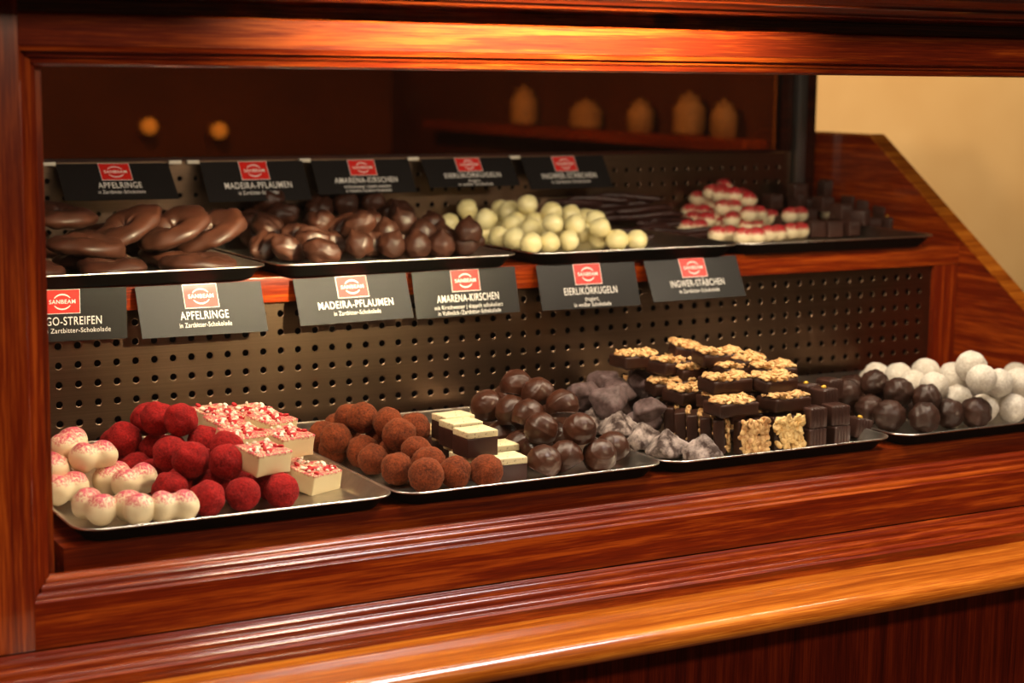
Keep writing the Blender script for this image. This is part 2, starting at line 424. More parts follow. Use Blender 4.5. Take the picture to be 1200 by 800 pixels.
cc(extrude_yz('ledge', WLEDGE, led, XL - 12, XR + 14, None, ang=.9), 'honey coloured rounded ledge')
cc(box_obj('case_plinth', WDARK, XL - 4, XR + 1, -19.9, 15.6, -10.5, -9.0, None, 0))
cc(box_obj('counter_front', wood('counter_wood_painted_shade', 'z', (.03, .002, .0005), (.08, .006, .001), (.14, .014, .002), coat=.4), XL - 10, XR + 12, -23.2, 14, ZF, -11.5, None, .05))  # shadow below the ledge painted into the darkened wood colour

# ------------------------------------------------------------------ behind the case
sh0 = onX(903, 166, XW - 3)
sz = sh0.z
shelf = box_obj('wall_shelf', wood('shelf_wood', 'y', (.12, .02, .003), (.30, .06, .008), (.5, .12, .02)), XW - 3.0, XW + .15, 51, 120, sz - 1.2, sz, bev=.05)
tag(shelf, 'long brown wall shelf behind the smoky rear glass', 'shelf')
def lathe(name, prof, mat, parent=None, loc=None, seg=24):
    bm = bmesh.new(); rings = []
    for r, z in prof:
        rings.append([bm.verts.new((r * math.cos(2 * PI * k / seg), r * math.sin(2 * PI * k / seg), z)) for k in range(seg)])
    for a, b in zip(rings[:-1], rings[1:]):
        for k in range(seg): bm.faces.new((a[k], a[(k + 1) % seg], b[(k + 1) % seg], b[k]))
    bm.faces.new(rings[0][::-1]); bm.faces.new(rings[-1])
    ob = link(name, mesh_from(bm, name, mat), parent, loc); sharpen(ob.data, .8); return ob
JARM = flat('stoneware_beige', (.55, .42, .22), .5)
jar_lab = ['beige jar nearest the case on the wall shelf', 'wide beige jar second nearest on the wall shelf', 'beige jar in the middle of the wall shelf',
           'squat beige jar beyond the middle of the wall shelf', 'beige jar at the far end of the wall shelf']
for i, (y, r, h) in enumerate([(56, 1.3, 3.4), (62, 1.6, 4.0), (71, 1.4, 3.2), (82, 1.8, 3.0), (96, 1.6, 4.2)]):
    j = lathe('storage_jar', [(r * .8, 0), (r, .3), (r, h * .7), (r * .7, h * .85), (r * .6, h * .9)], JARM, None, W(XW - 1.6, y, sz))
    lathe('lid', [(r * .66, h * .9), (r * .68, h), (.2, h * 1.04), (.2, h * 1.12), (.05, h * 1.14)], JARM, j, (0, 0, 0))
    tag(j, jar_lab[i], 'jar', 'storage jars on the wall shelf')
def emis(name, c, s):
    m, nt, b = newmat(name); b.inputs['Base Color'].default_value = (*c, 1); b.inputs['Emission Color'].default_value = (*c, 1)
    b.inputs['Emission Strength'].default_value = s; return m
GLOBE = emis('warm_lamp_glass', (1, .66, .16), 1.25)
BRASS = flat('aged_brass', (.5, .3, .1), .35, metallic=1)
for u, v, lab in ((175, 148, 'small warm globe lamp glowing behind smoky glass, the left one'), (257, 153, 'small warm globe lamp glowing behind smoky glass, the right one')):
    p = onY(u, v, 133.0); r = 1.05
    e = empty('wall_lamp', W(p.x, 135.9, p.z))
    tag(e, lab, 'lamp', 'globe lamps on the far wall')
    bm = bmesh.new(); bmesh.ops.create_uvsphere(bm, u_segments=20, v_segments=12, radius=r)
    link('globe', mesh_from(bm, 'globe', GLOBE), e, Vector((0, -2.9, 0)) * S)
    bm = bmesh.new(); add_box(bm, -.15, .15, -2.4, 0, -.15, .15, .03); add_box(bm, -.5, .5, -.15, 0, -.7, .7, .05)
    link('bracket', mesh_from(bm, 'bracket', BRASS, False), e)

UNDER = flat('tray_outside_painted_shade', (.005, .004, .0035), .65, spec=.06)  # shade and dark reflections on the steel tray sides, painted as near-black
# ------------------------------------------------------------------ trays
def tray_mesh(w, d, h):
    """flared sheet tray, origin at centre of its underside"""
    def loop(hw, hd, rad, z, n=8):
        out = []
        for cx, cy, a0 in ((hw - rad, hd - rad, 0), (-hw + rad, hd - rad, 90), (-hw + rad, -hd + rad, 180), (hw - rad, -hd + rad, 270)):
            for k in range(n + 1):
                a = math.radians(a0 + 90 * k / n); out.append((cx + rad * math.cos(a), cy + rad * math.sin(a), z))
        return out
    hw, hd = w / 2, d / 2
    loops = [loop(hw - .75, hd - .75, .7, 0.0), loop(hw - .60, hd - .60, .8, .06), loop(hw - .12, hd - .12, 1.15, h - .05), loop(hw, hd, 1.2, h),
             loop(hw - .02, hd - .02, 1.2, h + .03), loop(hw - .16, hd - .16, 1.12, h + .0), loop(hw - .66, hd - .66, .8, .14), loop(hw - .82, hd - .82, .7, .08)]
    bm = bmesh.new(); vs = [[bm.verts.new(p) for p in l] for l in loops]; n = len(vs[0])
    for a, b in zip(vs[:-1], vs[1:]):
        for k in range(n): bm.faces.new((a[k], a[(k + 1) % n], b[(k + 1) % n], b[k]))
    bm.faces.new(vs[0][::-1]); bm.faces.new(vs[-1])
    bmesh.ops.recalc_face_normals(bm, faces=bm.faces)
    bm.faces.ensure_lookup_table()
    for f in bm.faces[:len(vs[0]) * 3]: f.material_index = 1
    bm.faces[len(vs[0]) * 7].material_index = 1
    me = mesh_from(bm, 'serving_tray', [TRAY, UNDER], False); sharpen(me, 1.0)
    # rolled rim
    bm = bmesh.new(); c = loop(hw, hd, 1.2, h); n = len(c); rings = []
    for i in range(n):
        p = Vector(c[i]); t = (Vector(c[(i + 1) % n]) - Vector(c[i - 1])).normalized(); nrm = t.cross(Vector((0, 0, 1)))
        rings.append([bm.verts.new(p + (nrm * math.cos(a) + Vector((0, 0, 1)) * math.sin(a)) * .05) for a in [2 * PI * k / 8 for k in range(8)]])
    for i in range(n):
        for k in range(8): bm.faces.new((rings[i][k], rings[(i + 1) % n][k], rings[(i + 1) % n][(k + 1) % 8], rings[i][(k + 1) % 8]))
    bmesh.ops.recalc_face_normals(bm, faces=bm.faces)
    return me, mesh_from(bm, 'rolled_rim', RIM)
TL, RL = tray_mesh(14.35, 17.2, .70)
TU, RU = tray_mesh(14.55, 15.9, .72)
trays = {}
tl = {'L1': 'steel tray leftmost on the lower deck, with red truffles', 'L2': 'steel tray second from left on the lower deck, with cocoa truffles',
      'L3': 'steel tray third from left on the lower deck, with almond bars', 'L4': 'steel tray rightmost on the lower deck, with white balls',
      'U1': 'steel tray leftmost on the upper deck, under the chocolate rings', 'U2': 'steel tray on the upper deck under the coated plums and cherries',
      'U3': 'steel tray on the upper deck under the pale yellow balls', 'U4': 'steel tray rightmost on the upper deck, under red-dusted white pralines'}
for key, cx, cy, z, rz in (('L1', 2.95, -10.0, DECK, -.006), ('L2', 17.35, -10.05, DECK, .004), ('L3', 31.85, -10.0, DECK, -.004), ('L4', 46.6, -10.0, DECK, .0),
                       ('U1', 3.55, 6.35, 3.04, .0), ('U2', 18.65, 6.35, 3.04, -.0), ('U3', 34.1, 6.4, 3.04, .0), ('U4', 49.3, 6.45, 3.04, 0)):
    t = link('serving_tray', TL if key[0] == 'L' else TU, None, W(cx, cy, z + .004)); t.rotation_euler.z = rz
    if key == 'U4': t.scale.x = 1.09
    link('rolled_rim', RL if key[0] == 'L' else RU, t)
    tag(t, tl[key], 'tray', 'steel trays on the lower deck' if key[0] == 'L' else 'steel trays on the upper deck'); trays[key] = t

# ------------------------------------------------------------------ sweets: prototype meshes
_ico = {}
def ico(sub):
    if sub not in _ico:
        bm = bmesh.new(); bmesh.ops.create_icosphere(bm, subdivisions=sub, radius=1)
        _ico[sub] = ([v.co.copy() for v in bm.verts], [[v.index for v in f.verts] for f in bm.faces]); bm.free()
    return _ico[sub]
def blob(fn, name, mat, sub=4):
    vs, fs = ico(sub); bm = bmesh.new(); bv = [bm.verts.new(fn(v)) for v in vs]
    for f in fs: bm.faces.new([bv[i] for i in f])
    bmesh.ops.recalc_face_normals(bm, faces=bm.faces)
    return mesh_from(bm, name, mat)
def nz(v, s, off): return noise.noise(v * s + Vector((off, off * 1.7, -off)))
def fball(r, amp, off, s=2.2, amp2=0, s2=7):
    return lambda v: v * r * (1 + amp * nz(v, s, off) + amp2 * nz(v, s2, off + 5))
def fdome(r, off):
    def f(v):
        z = v.z; rr = r * (1 + .025 * nz(v, 2, off))
        a = math.atan2(v.y, v.x); sp = math.sin(9 * math.acos(max(-1, min(1, v.z * .8 + v.x * .5))) + off)
        rr *= 1 + .030 * max(0, (sp - .55) / .45) * (1 if z > -.15 else 0) + .012 * nz(v, 6, off)
        p = Vector((v.x * rr, v.y * rr, v.z * rr * 1.02))
        if z < -.50:
            k = (-.50 - z) / .5; p.z = -.50 * rr - .04 * k * rr; q = 1 + .16 * (1 - abs(2 * min(1, k * 2.2) - 1)); p.x *= q; p.y *= q
        return p
    return f
def fdumb(L, r, off):
    def f(v):
        x = max(-.9999, min(.9999, v.x)); pf = math.sqrt(max(0, 1 - ((abs(x) - .43) / .572) ** 2)); rad = math.sqrt(1 - x * x)
        if abs(x) < .2: pf = pf + (.80 - pf) * (1 - abs(x) / .2)
        k = pf / rad * r; n = 1 + .05 * nz(v, 2, off)
        return Vector((x * L * n, v.y * k * n, v.z * k * n * .95))
    return f
def ftetra(r, off, p=6):
    F = [Vector(q).normalized() for q in ((0, 0, -1), (0, -.94, .62), (.82, .47, .60), (-.82, .47, .62))]
    def f(v):
        s = sum(max(0, v.dot(q)) ** p for q in F) ** (1 / p)
        k = min(r * .52 / max(s, .2), r * 1.02); k *= 1 + .14 * nz(v, 2.2, off) + .07 * nz(v, 6, off)
        q = v * k; q.z *= .88; return q
    return f
def fchunk(r, off, p=14):
    rn = random.Random(off); F = []
    while len(F) < 9:
        q = Vector((rn.uniform(-1, 1), rn.uniform(-1, 1), rn.uniform(-1, 1)))
        if q.length > .3 and all(q.normalized().dot(w) < .55 for w in F): F.append(q.normalized())
        if rn.random() < .003: break
    def f(v):
        s = sum(max(0, v.dot(q)) ** p for q in F) ** (1 / p)
        k = min(r * .8 / max(s, .2), r * 1.15) * (1 + .06 * nz(v, 3, off) + .04 * nz(v, 8, off))
        q = v * k; q.z *= .78; return q
    return f
def fprune(off, a=.95, b=.72, c=.66):
    def f(v):
        n = 1 + .17 * nz(v, 1.6, off) + .05 * nz(v, 5, off)
        cr = .16 * math.exp(-(v.y / .18) ** 2) * max(0, v.z)
        return Vector((v.x * a * n, v.y * b * n, (v.z * c - cr) * n))
    return f
def fcherry(r, off):
    def f(v):
        n = 1 + .10 * nz(v, 2, off) + .03 * nz(v, 6, off); tip = .22 * math.exp(-((1 - v.z) / .035)) 
        p = v * r * n; p.z += tip * r * 1.4
        if v.z < -.75: p.z = -.75 * r * n; p.x *= 1.12; p.y *= 1.12
        return p
    return f
def torus_mesh(Rr, rr, flatz, off, mat, nu=40, nv=18):
    bm = bmesh.new(); g = []
    for i in range(nu):
        a = 2 * PI * i / nu; row = []
        for j in range(nv):
            t = 2 * PI * j / nv; d = Vector((math.cos(a), math.sin(a), math.cos(t)))
            k = 1 + .34 * nz(d, 1.7, off) + .12 * nz(d, 4.5, off)
            x = (Rr + rr * k * math.cos(t))
            row.append(bm.verts.new((x * math.cos(a) * 1.12, x * math.sin(a) * .95, rr * flatz * k * math.sin(t) + .06 * math.sin(2 * a + off))))
        g.append(row)
    for i in range(nu):
        for j in range(nv): bm.faces.new((g[i][j], g[(i + 1) % nu][j], g[(i + 1) % nu][(j + 1) % nv], g[i][(j + 1) % nv]))
    bmesh.ops.recalc_face_normals(bm, faces=bm.faces); return mesh_from(bm, 'apple_ring', mat)
def soft_box(w, d, h, off, mat, name, bev=.12, amp=.03, cuts=4, mi=None):
    bm = bmesh.new(); add_box(bm, -w / 2, w / 2, -d / 2, d / 2, 0, h, bev, 3)
    bmesh.ops.subdivide_edges(bm, edges=[e for e in bm.edges if e.calc_length() > min(w, d, h) * .3], cuts=cuts, use_grid_fill=True)
    for v in bm.verts: v.co += Vector((nz(v.co, 1.6, off), nz(v.co, 1.6, off + 9), nz(v.co, 1.6, off + 4))) * amp
    me = mesh_from(bm, name, mat, False); sharpen(me, .9); return me
def stick_mesh(L, w, h, off, mat):
    bm = bmesh.new(); n = 16; rings = []
    for i in range(n + 1):
        t = i / n; e = min(1, math.sqrt(max(0.02, 1 - (2 * t - 1) ** 8))); k = e * (1 + .14 * noise.noise(Vector((t * 5, off, 0))))
        cy = .25 * math.sin(t * PI) * math.sin(off) ; cz = .10 * math.sin(t * 5 + off)
        rings.append([bm.verts.new(((t - .5) * L, cy + k * w / 2 * math.copysign(abs(math.cos(a)) ** .6, math.cos(a)), cz + k * h / 2 * math.copysign(abs(math.sin(a)) ** .6, math.sin(a)))) for a in [2 * PI * q / 12 for q in range(12)]])
    for a, b in zip(rings[:-1], rings[1:]):
        for k in range(12): bm.faces.new((a[k], a[(k + 1) % 12], b[(k + 1) % 12], b[k]))
    bm.faces.new(rings[0][::-1]); bm.faces.new(rings[-1]); bmesh.ops.recalc_face_normals(bm, faces=bm.faces)
    return mesh_from(bm, 'chocolate_stick', mat)
def flakes(w, d, z, n, mat, seed, size=.2, name='almond_topping', thick=.07, spread=1.0, up=.12):
    rnd = random.Random(seed); bm = bmesh.new(); vs, fs = ico(2 if size > .12 else 1)
    for _ in range(n):
        c = Vector((rnd.uniform(-w / 2, w / 2) * spread, rnd.uniform(-d / 2, d / 2) * spread, z + rnd.uniform(0, up)))
        e = Euler((rnd.uniform(-.6, .6), rnd.uniform(-.6, .6), rnd.uniform(0, 6.3))).to_matrix(); sx = size * rnd.uniform(.6, 1.3); sy = sx * rnd.uniform(.4, .9)
        bv = [bm.verts.new(c + e @ Vector((v.x * sx, v.y * sy, v.z * thick * (1 + .5 * nz(v, 2, _))))) for v in vs]
        for f in fs: bm.faces.new([bv[i] for i in f])
    return mesh_from(bm, name, mat)

RED = [blob(fball(.81, .10, k * 3.1, 1.8, .03, 6), 'red_truffle', REDDUST) for k in range(4)]
COC = [blob(fball(.80, .08, k * 2.3 + 50, 1.8, .05, 7), 'cocoa_truffle', COCOA) for k in range(4)]
DOM = [blob(fdome(.84, k * 1.9 + 20), 'domed_praline', CHOC2, 5) for k in range(4)]
SNW = [blob(fball(.86, .06, k * 2.7 + 80, 2, .02, 8), 'coconut_ball', SNOW) for k in range(3)]
DRK = [blob(fball(.84, .12, k * 2.9 + 90, 2.4, .06, 7), 'crumbed_dark_truffle', CHOCF) for k in range(3)]
EGGS = [blob(fball(.68, .10, k * 1.3 + 33, 1.2), 'egg_liqueur_ball', EGG, 3) for k in range(4)]
DUMB = [blob(fdumb(1.10, .73, k * 4.1), 'twin_lobed_praline', PINKW) for k in range(3)]
DUMB2 = [blob(fdumb(1.2, .60, k * 4.7 + 8), 'red_dusted_praline', PINKW2, 3) for k in range(3)]
TET = [blob(ftetra(1.12, k * 5.3), 'sugared_pyramid', BLOOM) for k in range(3)]
CHK = [blob(fchunk(1.0, k * 3 + 41), 'sugared_chunk', BLOOM2) for k in range(3)]
PRU = [blob(fprune(k * 3.7 + 11), 'coated_plum', CHOC) for k in range(4)]
CHE = [blob(fcherry(.74, k * 2.2 + 7), 'coated_cherry', CHOC) for k in range(3)]
RNG = [torus_mesh(1.08, .84, .52, k * 6.1, CHOC) for k in range(3)]
STK = [stick_mesh(4.6, .62, .42, k * 2.1, GINGER) for k in range(3)]
SLB = [soft_box(2.0, 1.65, 1.0, k * 3.0, SLABTOP, 'white_slab', .07, .05, 3) for k in range(2)]
DUO = soft_box(1.7, 1.4, .92, 3.0, CHOCB, 'chocolate_base', .05, .02, 2)
DUT = [soft_box(1.7, 1.4, .34, 5.0, TOPW, 'white_icing', .06, .02, 2), soft_box(1.7, 1.4, .34, 6.0, TOPD, 'dusted_icing', .06, .02, 2)]
BARB = [soft_box(2.5, 1.6, .72, 8 + k, CHOC, 'chocolate_base', .16, .07, 3) for k in range(2)]
NUTP = [flakes(2.25, 1.35, .72, 100, NUT, 4 + k, .24, up=.14) for k in range(2)]
TILB = soft_box(1.85, 1.75, .62, 18, CHOC, 'chocolate_base', .10, .05, 3)
TILN = [flakes(1.7, 1.6, .66, 110, (NUT, NUT2)[k], 14 + k, .26, up=.10) for k in range(2)]
def ridged_cube(off):
    bm = bmesh.new(); add_box(bm, -.57, .57, -.56, .56, 0, 1.06, .10, 3)
    me0 = mesh_from(bm, 'ridged_praline', CHOCB, False, scale=1)
    bm = bmesh.new(); bm.from_mesh(me0)
    for k in (-.38, -.17, .05, .27): # piped chocolate lines wrapping over the top and down the front
        add_box(bm, k, k + .055, -.59, .59, .1, 1.09, .02, 1)
    me = mesh_from(bm, 'ridged_praline', CHOCB, False); me.materials.clear(); me.materials.append(RIDGE); sharpen(me, .7); return me
RIDGE = choc('ridged_dark_chocolate', (.036, .014, .010), (.075, .030, .022), .42, .25, .2)
CUB = ridged_cube(0)
PEEL = None
bm = bmesh.new(); vs_, fs_ = ico(2); bv = [bm.verts.new(Vector((v.x * .17, v.y * .12, 1.12 + v.z * .10))) for v in vs_]
for f in fs_: bm.faces.new([bv[i] for i in f])
PEEL = mesh_from(bm, 'candied_peel', YEL)
CR_R = [flakes(1.75, 1.4, 1.02, 9, CRUMB_R, 60 + k, .17, 'raspberry_crumbs', .09, up=.05) for k in range(3)]
CR_W = [flakes(1.75, 1.4, 1.02, 16, CRUMB_W, 70 + k, .13, 'white_crumbs', .08, up=.05) for k in range(3)]

# ------------------------------------------------------------------ placing sweets
items = []        # dicts: kind, pos (centre), r, mesh choice, rot, level, fixed
def put(kind, u, v, z, r, rot=None, tray='L1', fixed=False, var=None, push=0.0, sc=1.0):
    """u, v: where the piece is seen; z: height of its centre above the tray floor"""
    fl = (DECK if tray[0] == 'L' else 3.04) + .09
    p = onZ(u, v, fl + z)
    items.append(dict(kind=kind, p=Vector(p), r=r, rot=rot, tray=tray, z0=fl, fixed=fixed, var=var, lvl=z, sc=sc))
BOUNDS = {k: (t.location.x / S, t.location.y / S) for k, t in trays.items()}

# --- L1 pink dusted twin lobes
for (u, v, z, rz, ry) in [(80, 521, 2.3, .9, -.1), (110, 535, 1.95, .15, .0), (64, 549, 1.5, 1.2, .0), (76, 571, .85, .35, .0), (131, 559, .9, .9, 0), (111, 594, .72, -1.15, .12),
                      (158, 563, 1.0, .25, -.1), (157, 595, .72, -1.35, 0), (203, 594, .70, -.15, 0)]:
    put('dumb', u, v, z, .74, (0, ry, rz), 'L1')
# --- L1 red truffles
for (u, v, z) in [(190, 494, 3.0), (171, 500, 2.6), (213, 508, 2.6), (156, 514, 2.0), (232, 517, 2.3), (205, 524, 2.0), (143, 524, 1.4), (258, 527, 2.0), (178, 532, 1.4), (273, 546, 1.75), (221, 545, 1.7),
                  (198, 541, 1.5), (152, 540, .8), (247, 540, 1.6), (166, 551, .75), (186, 560, .75), (204, 572, .75), (252, 567, .76), (243, 585, .75), (285, 580, .75), (308, 563, .76), (330, 576, .76), (275, 560, .9), (226, 566, .8)]:
    put('red', u, v, z, .79, None, 'L1')
# --- L1 white slabs (z of centre)
for (u, v, z, rz) in [(252, 491, 2.6, .35), (268, 503, 2.45, .3), (285, 517, 2.3, .3), (308, 537, 2.1, .35), (294, 490, 2.55, .3), (317, 500, 2.5, .5), (336, 518, 2.15, .35),
                      (325, 530, 1.0, .3), (340, 555, .5, .3), (368, 560, .55, .45), (300, 505, 1.5, .3), (300, 510, .5, .2), (322, 537, .5, .2)]:
    put('slab', u, v, z, .85, (.16, .03, rz), 'L1', fixed=True)
# --- L2 cocoa
for (u, v, z) in [(411, 491, 2.0), (430, 496, 2.0), (456, 502, 1.9), (482, 502, 1.8), (388, 514, 1.2), (403, 519, 1.1), (440, 510, 1.4), (420, 528, .76), (471, 517, 1.6), (437, 539, .76), (489, 530, 1.3), (468, 550, .76),
                  (506, 543, 1.0), (501, 557, .76), (525, 551, .76), (561, 552, .76), (452, 527, .9), (397, 503, .76)]:
    put('cocoa', u, v, z, .78, None, 'L2')
for (u, v, z, rz, var) in [(531, 499, 1.85, .05, 0), (540, 507, 1.85, .05, 0), (557, 517, 1.85, .05, 0), (508, 513, .62, .1, 1), (531, 523, .62, .1, 1), (545, 533, .62, .05, 1), (592, 548, .62, -.05, 0), (560, 528, .62, 0, 0), (574, 493, .62, .2, 0), (583, 533, .62, .0, 0)]:
    put('duo', u, v, z, .8, (0, 0, rz), 'L2', fixed=True, var=var)
DR = random.Random(3)
for (u, v, z, a, b) in [(606, 453, 3.3, .5, .3), (630, 462, 3.1, .3, .5), (659, 476, 2.8, .6, .4), (575, 478, 2.3, -.3, .5), (597, 486, 2.1, .2, .4), (614, 494, 2.0, .2, .5), (634, 503, 2.0, .6, -.3), (680, 508, 1.9, .5, .2), (590, 512, .9, .3, .8),
                       (609, 524, .8, -.5, .6), (637, 543, .78, .0, .9), (664, 537, .78, .2, 1.0), (701, 535, .78, .9, .3), (650, 515, .9, .5, 0), (622, 480, 1.6, .2, .2), (645, 490, 1.5, .3, .1), (718, 527, .75, .8, .8), (596, 468, 2.3, .1, .1), (580, 497, .85, .2, .2)]:
    put('dome', u, v, z, .82, (a * .5, b * .5, DR.uniform(0, 6)), 'L2')
# --- L3 sugared
for (u, v, z, rz, k) in [(681, 463, 1.9, .3, 'chk'), (713, 470, 1.9, 1.0, 'chk'), (722, 458, 2.2, 2.0, 'chk'), (752, 450, 2.4, .6, 'chk'), (768, 484, 1.4, 1.5, 'chk'), (696, 493, .8, .2, 'tet'), (727, 499, 1.0, .5, 'tet'),
                        (751, 511, .62, 2.2, 'tet'), (781, 521, .62, .1, 'tet'), (825, 526, .60, 1.2, 'tet'), (742, 482, .8, .8, 'chk'), (706, 482, .8, .1, 'chk'), (700, 447, 1.5, 1.9, 'chk')]:
    put(k, u, v, z, .78, (.0, .0, rz), 'L3')
for (u, v, z, rz, rx) in [(745, 420, 3.9, .25, 0), (804, 410, 4.2, 1.2, .1), (842, 418, 4.2, -.15, .1), (786, 427, 3.6, .15, 0), (812, 434, 3.3, -.1, 0), (753, 436, 2.7, .9, 0), (786, 451, 2.6, -.1, .05), (807, 460, 2.4, .15, 0), (862, 433, 3.6, .1, .05),
                          (850, 448, 3.35, -.05, .05), (905, 447, 3.3, .05, .08), (874, 424, 3.9, .3, .1), (903, 434, 3.6, -.3, .1), (857, 475, 2.45, -.05, 0), (919, 470, 2.4, .05, .0), (795, 470, 1.5, .2, 0), (830, 468, 1.7, .2, 0), (890, 460, 2.6, .1, 0)]:
    put('bar', u, v, z, .8, (rx + DR.uniform(-.05, .05), DR.uniform(-.06, .06), rz + DR.uniform(-.2, .2)), 'L3', fixed=True)
# nut-faced tiles: standing on edge
for (u, v, z, rz, var) in [(880, 511, .92, .05, 0), (920, 506.5, .92, .0, 1), (799, 499, .92, .95, 0), (813, 502, .92, .95, 0), (828, 505, .92, 1.0, 0), (844, 508, .92, .95, 0), (787, 493, .92, .9, 0)]:
    put('tile', u, v, z, .8, (1.5, 0, rz), 'L3', fixed=True, var=var)
for (u, v, z, rz, ry, pe) in [(951, 512, .54, .0, 0, 0), (979, 509, .54, .0, 0, 0), (1005, 501, .60, .15, .25, 1), (952, 488, 1.62, .0, 0, 0), (979, 485, 1.62, .0, 0, 0), (944, 461, 2.4, .2, 0, 1), (965, 466, 2.3, .2, 0, 1), (972, 455, 2.2, .1, 0, 0), (955, 472, 1.1, .1, 0, 0), (990, 470, .62, .1, 0, 0)]:
    put('cube', u, v, z, .7, (0, ry, rz + DR.uniform(-.12, .12)), 'L3', fixed=True, var=pe)
# --- L4
for (u, v, z) in [(1022, 453, 2.0), (1003, 466, 1.4), (1055, 460, 1.9), (1011, 478, .84), (1042, 487, .84), (1082, 488, .84), (1086, 469, 1.6), (1114, 484, .84), (1141, 483, .84), (1065, 474, .9), (998, 456, .84), (1035, 470, 1.0)]:
    put('drk', u, v, z, .82, None, 'L4')
for (u, v, z) in [(1027, 440, 1.2), (1055, 441, 1.6), (1088, 437, 1.9), (1070, 449, 1.6), (1095, 453, 1.9), (1111, 440, 1.8), (1136, 430, 3.0), (1150, 444, 2.7), (1122, 450, 1.9), (1122, 466, 1.2), (1154, 476, .9), (1180, 477, .86),
                  (1173, 453, 1.4), (1196, 456, 1.8), (1162, 464, 1.5), (1208, 474, .86), (1140, 458, 1.3), (1222, 462, 1.5), (1190, 440, 1.2), (1105, 470, .9)]:
    put('snow', u, v, z, .84, None, 'L4')
# --- U1 rings
for (x, y, z, e) in [(-1.3, 1.3, .52, (0, 0, .3)), (3.2, 1.2, .52, (.02, 0, 1.2)), (7.9, 1.3, .52, (0, .02, 0)), (-1.2, 5.6, .52, (0, 0, 2)), (3.4, 5.6, .52, (0, 0, .8)), (8.0, 5.6, .52, (0, 0, 1.6)), (-1.0, 10.2, .6, (.1, 0, 2)), (3.6, 10.2, .6, (.1, 0, .8)), (8.1, 10.2, .6, (0, 0, 1.6)),
                     (-1.6, 6.0, 2.7, (.05, .1, .2)), (2.4, 7.4, 2.75, (.12, -.1, 1.2)), (-2.3, 2.6, 1.75, (.05, .30, .2)), (2.5, 3.1, 1.50, (.10, .05, .2)), (-.2, 8.6, 1.55, (.05, .0, .2)), (4.6, 7.8, 1.55, (.05, -.05, .5)),
                     (5.1, 4.9, 2.2, (.12, -0.50, .1)), (7.7, 4.7, 2.08, (.14, -0.50, .15)), (9.85, 4.6, 1.9, (.12, -0.50, .2))]:
    items.append(dict(kind='ring', p=Vector((x, y, 3.22 + z)), r=1.0, rot=e, tray='U1', z0=3.13, fixed=True, var=None, lvl=z, sc=1))
# --- U2
for (u, v, z) in [(307, 240, 2.6), (330, 252, 2.1), (290, 262, 1.4), (318, 269, 1.4), (365, 241, 2.4), (378, 262, 1.9), (310, 291, .65), (338, 294, .65), (377, 297, .65), (352, 275, 1.3), (398, 268, 1.6), (365, 280, 1.2), (298, 278, .7),
                  (421, 266, 1.8), (350, 240, 1.8), (390, 283, .9), (330, 280, .8)]:
    put('prune', u, v, z, .80, 'rand', 'U2')
for (u, v, z) in [(402, 242, 2.3), (425, 241, 2.2), (448, 246, 2.1), (470, 250, 2.0), (479, 262, 1.8), (435, 262, 1.7), (507, 264, 1.5), (491, 270, 1.4), (421, 287, .9), (460, 291, .6), (487, 291, .6), (517, 290, .6), (548, 287, .6), (549, 272, 1.5), (450, 276, 1.2),
                  (412, 262, 1.5), (515, 277, 1.0), (530, 288, .6), (438, 285, .8)]:
    put('cherry', u, v, z, .77, 'rand2', 'U2')
# --- U3
for (u, v, z) in [(537, 250, 1.6), (527, 262, 1.1), (570, 257, 1.6), (585, 277, .7), (600, 264, 1.3), (617, 245, 2.2), (642, 250, 2.0), (622, 268, 1.2), (648, 262, 1.7), (674, 265, 1.5), (622, 285, .66), (644, 284, .66), (667, 282, .66), (697, 279, .66), (698, 258, 1.7),
                  (703, 270, 1.2), (722, 281, .66), (745, 281, .66), (603, 280, .66), (597, 248, 1.9), (580, 249, 1.6), (514, 256, .8), (560, 268, .8), (660, 272, 1.0), (545, 262, 1.0), (630, 257, 1.6), (684, 274, .9), (668, 252, 1.8), (686, 256, 1.5), (555, 248, 1.3), (640, 274, .8), (610, 256, 1.6), (590, 262, .9)]:
    put('egg', u, v, z, .66, None, 'U3')
for (u, v, z, rz, k) in [(660, 236, 2.2, .1, 0), (690, 232, 2.4, -.2, 0), (715, 228, 2.5, -.5, 0), (700, 240, 2.0, .0, 0), (730, 238, 2.1, -.1, 0), (755, 245, 1.8, .05, 0), (720, 248, 1.6, .1, 0), (765, 252, 1.4, -.1, 0), (740, 256, 1.2, 0, 0), (780, 262, .9, .0, 0), (755, 268, .6, .1, 0), (800, 270, .5, -.1, 0),
                         (790, 258, 1.0, .2, 0), (770, 277, .3, 0, 0), (810, 277, .3, .05, 0), (835, 275, .3, .1, 0), (680, 244, 1.5, .1, 0)]:
    put('stick', u, v, z, .4, (0, 0, rz - .08), 'U3', fixed=True)
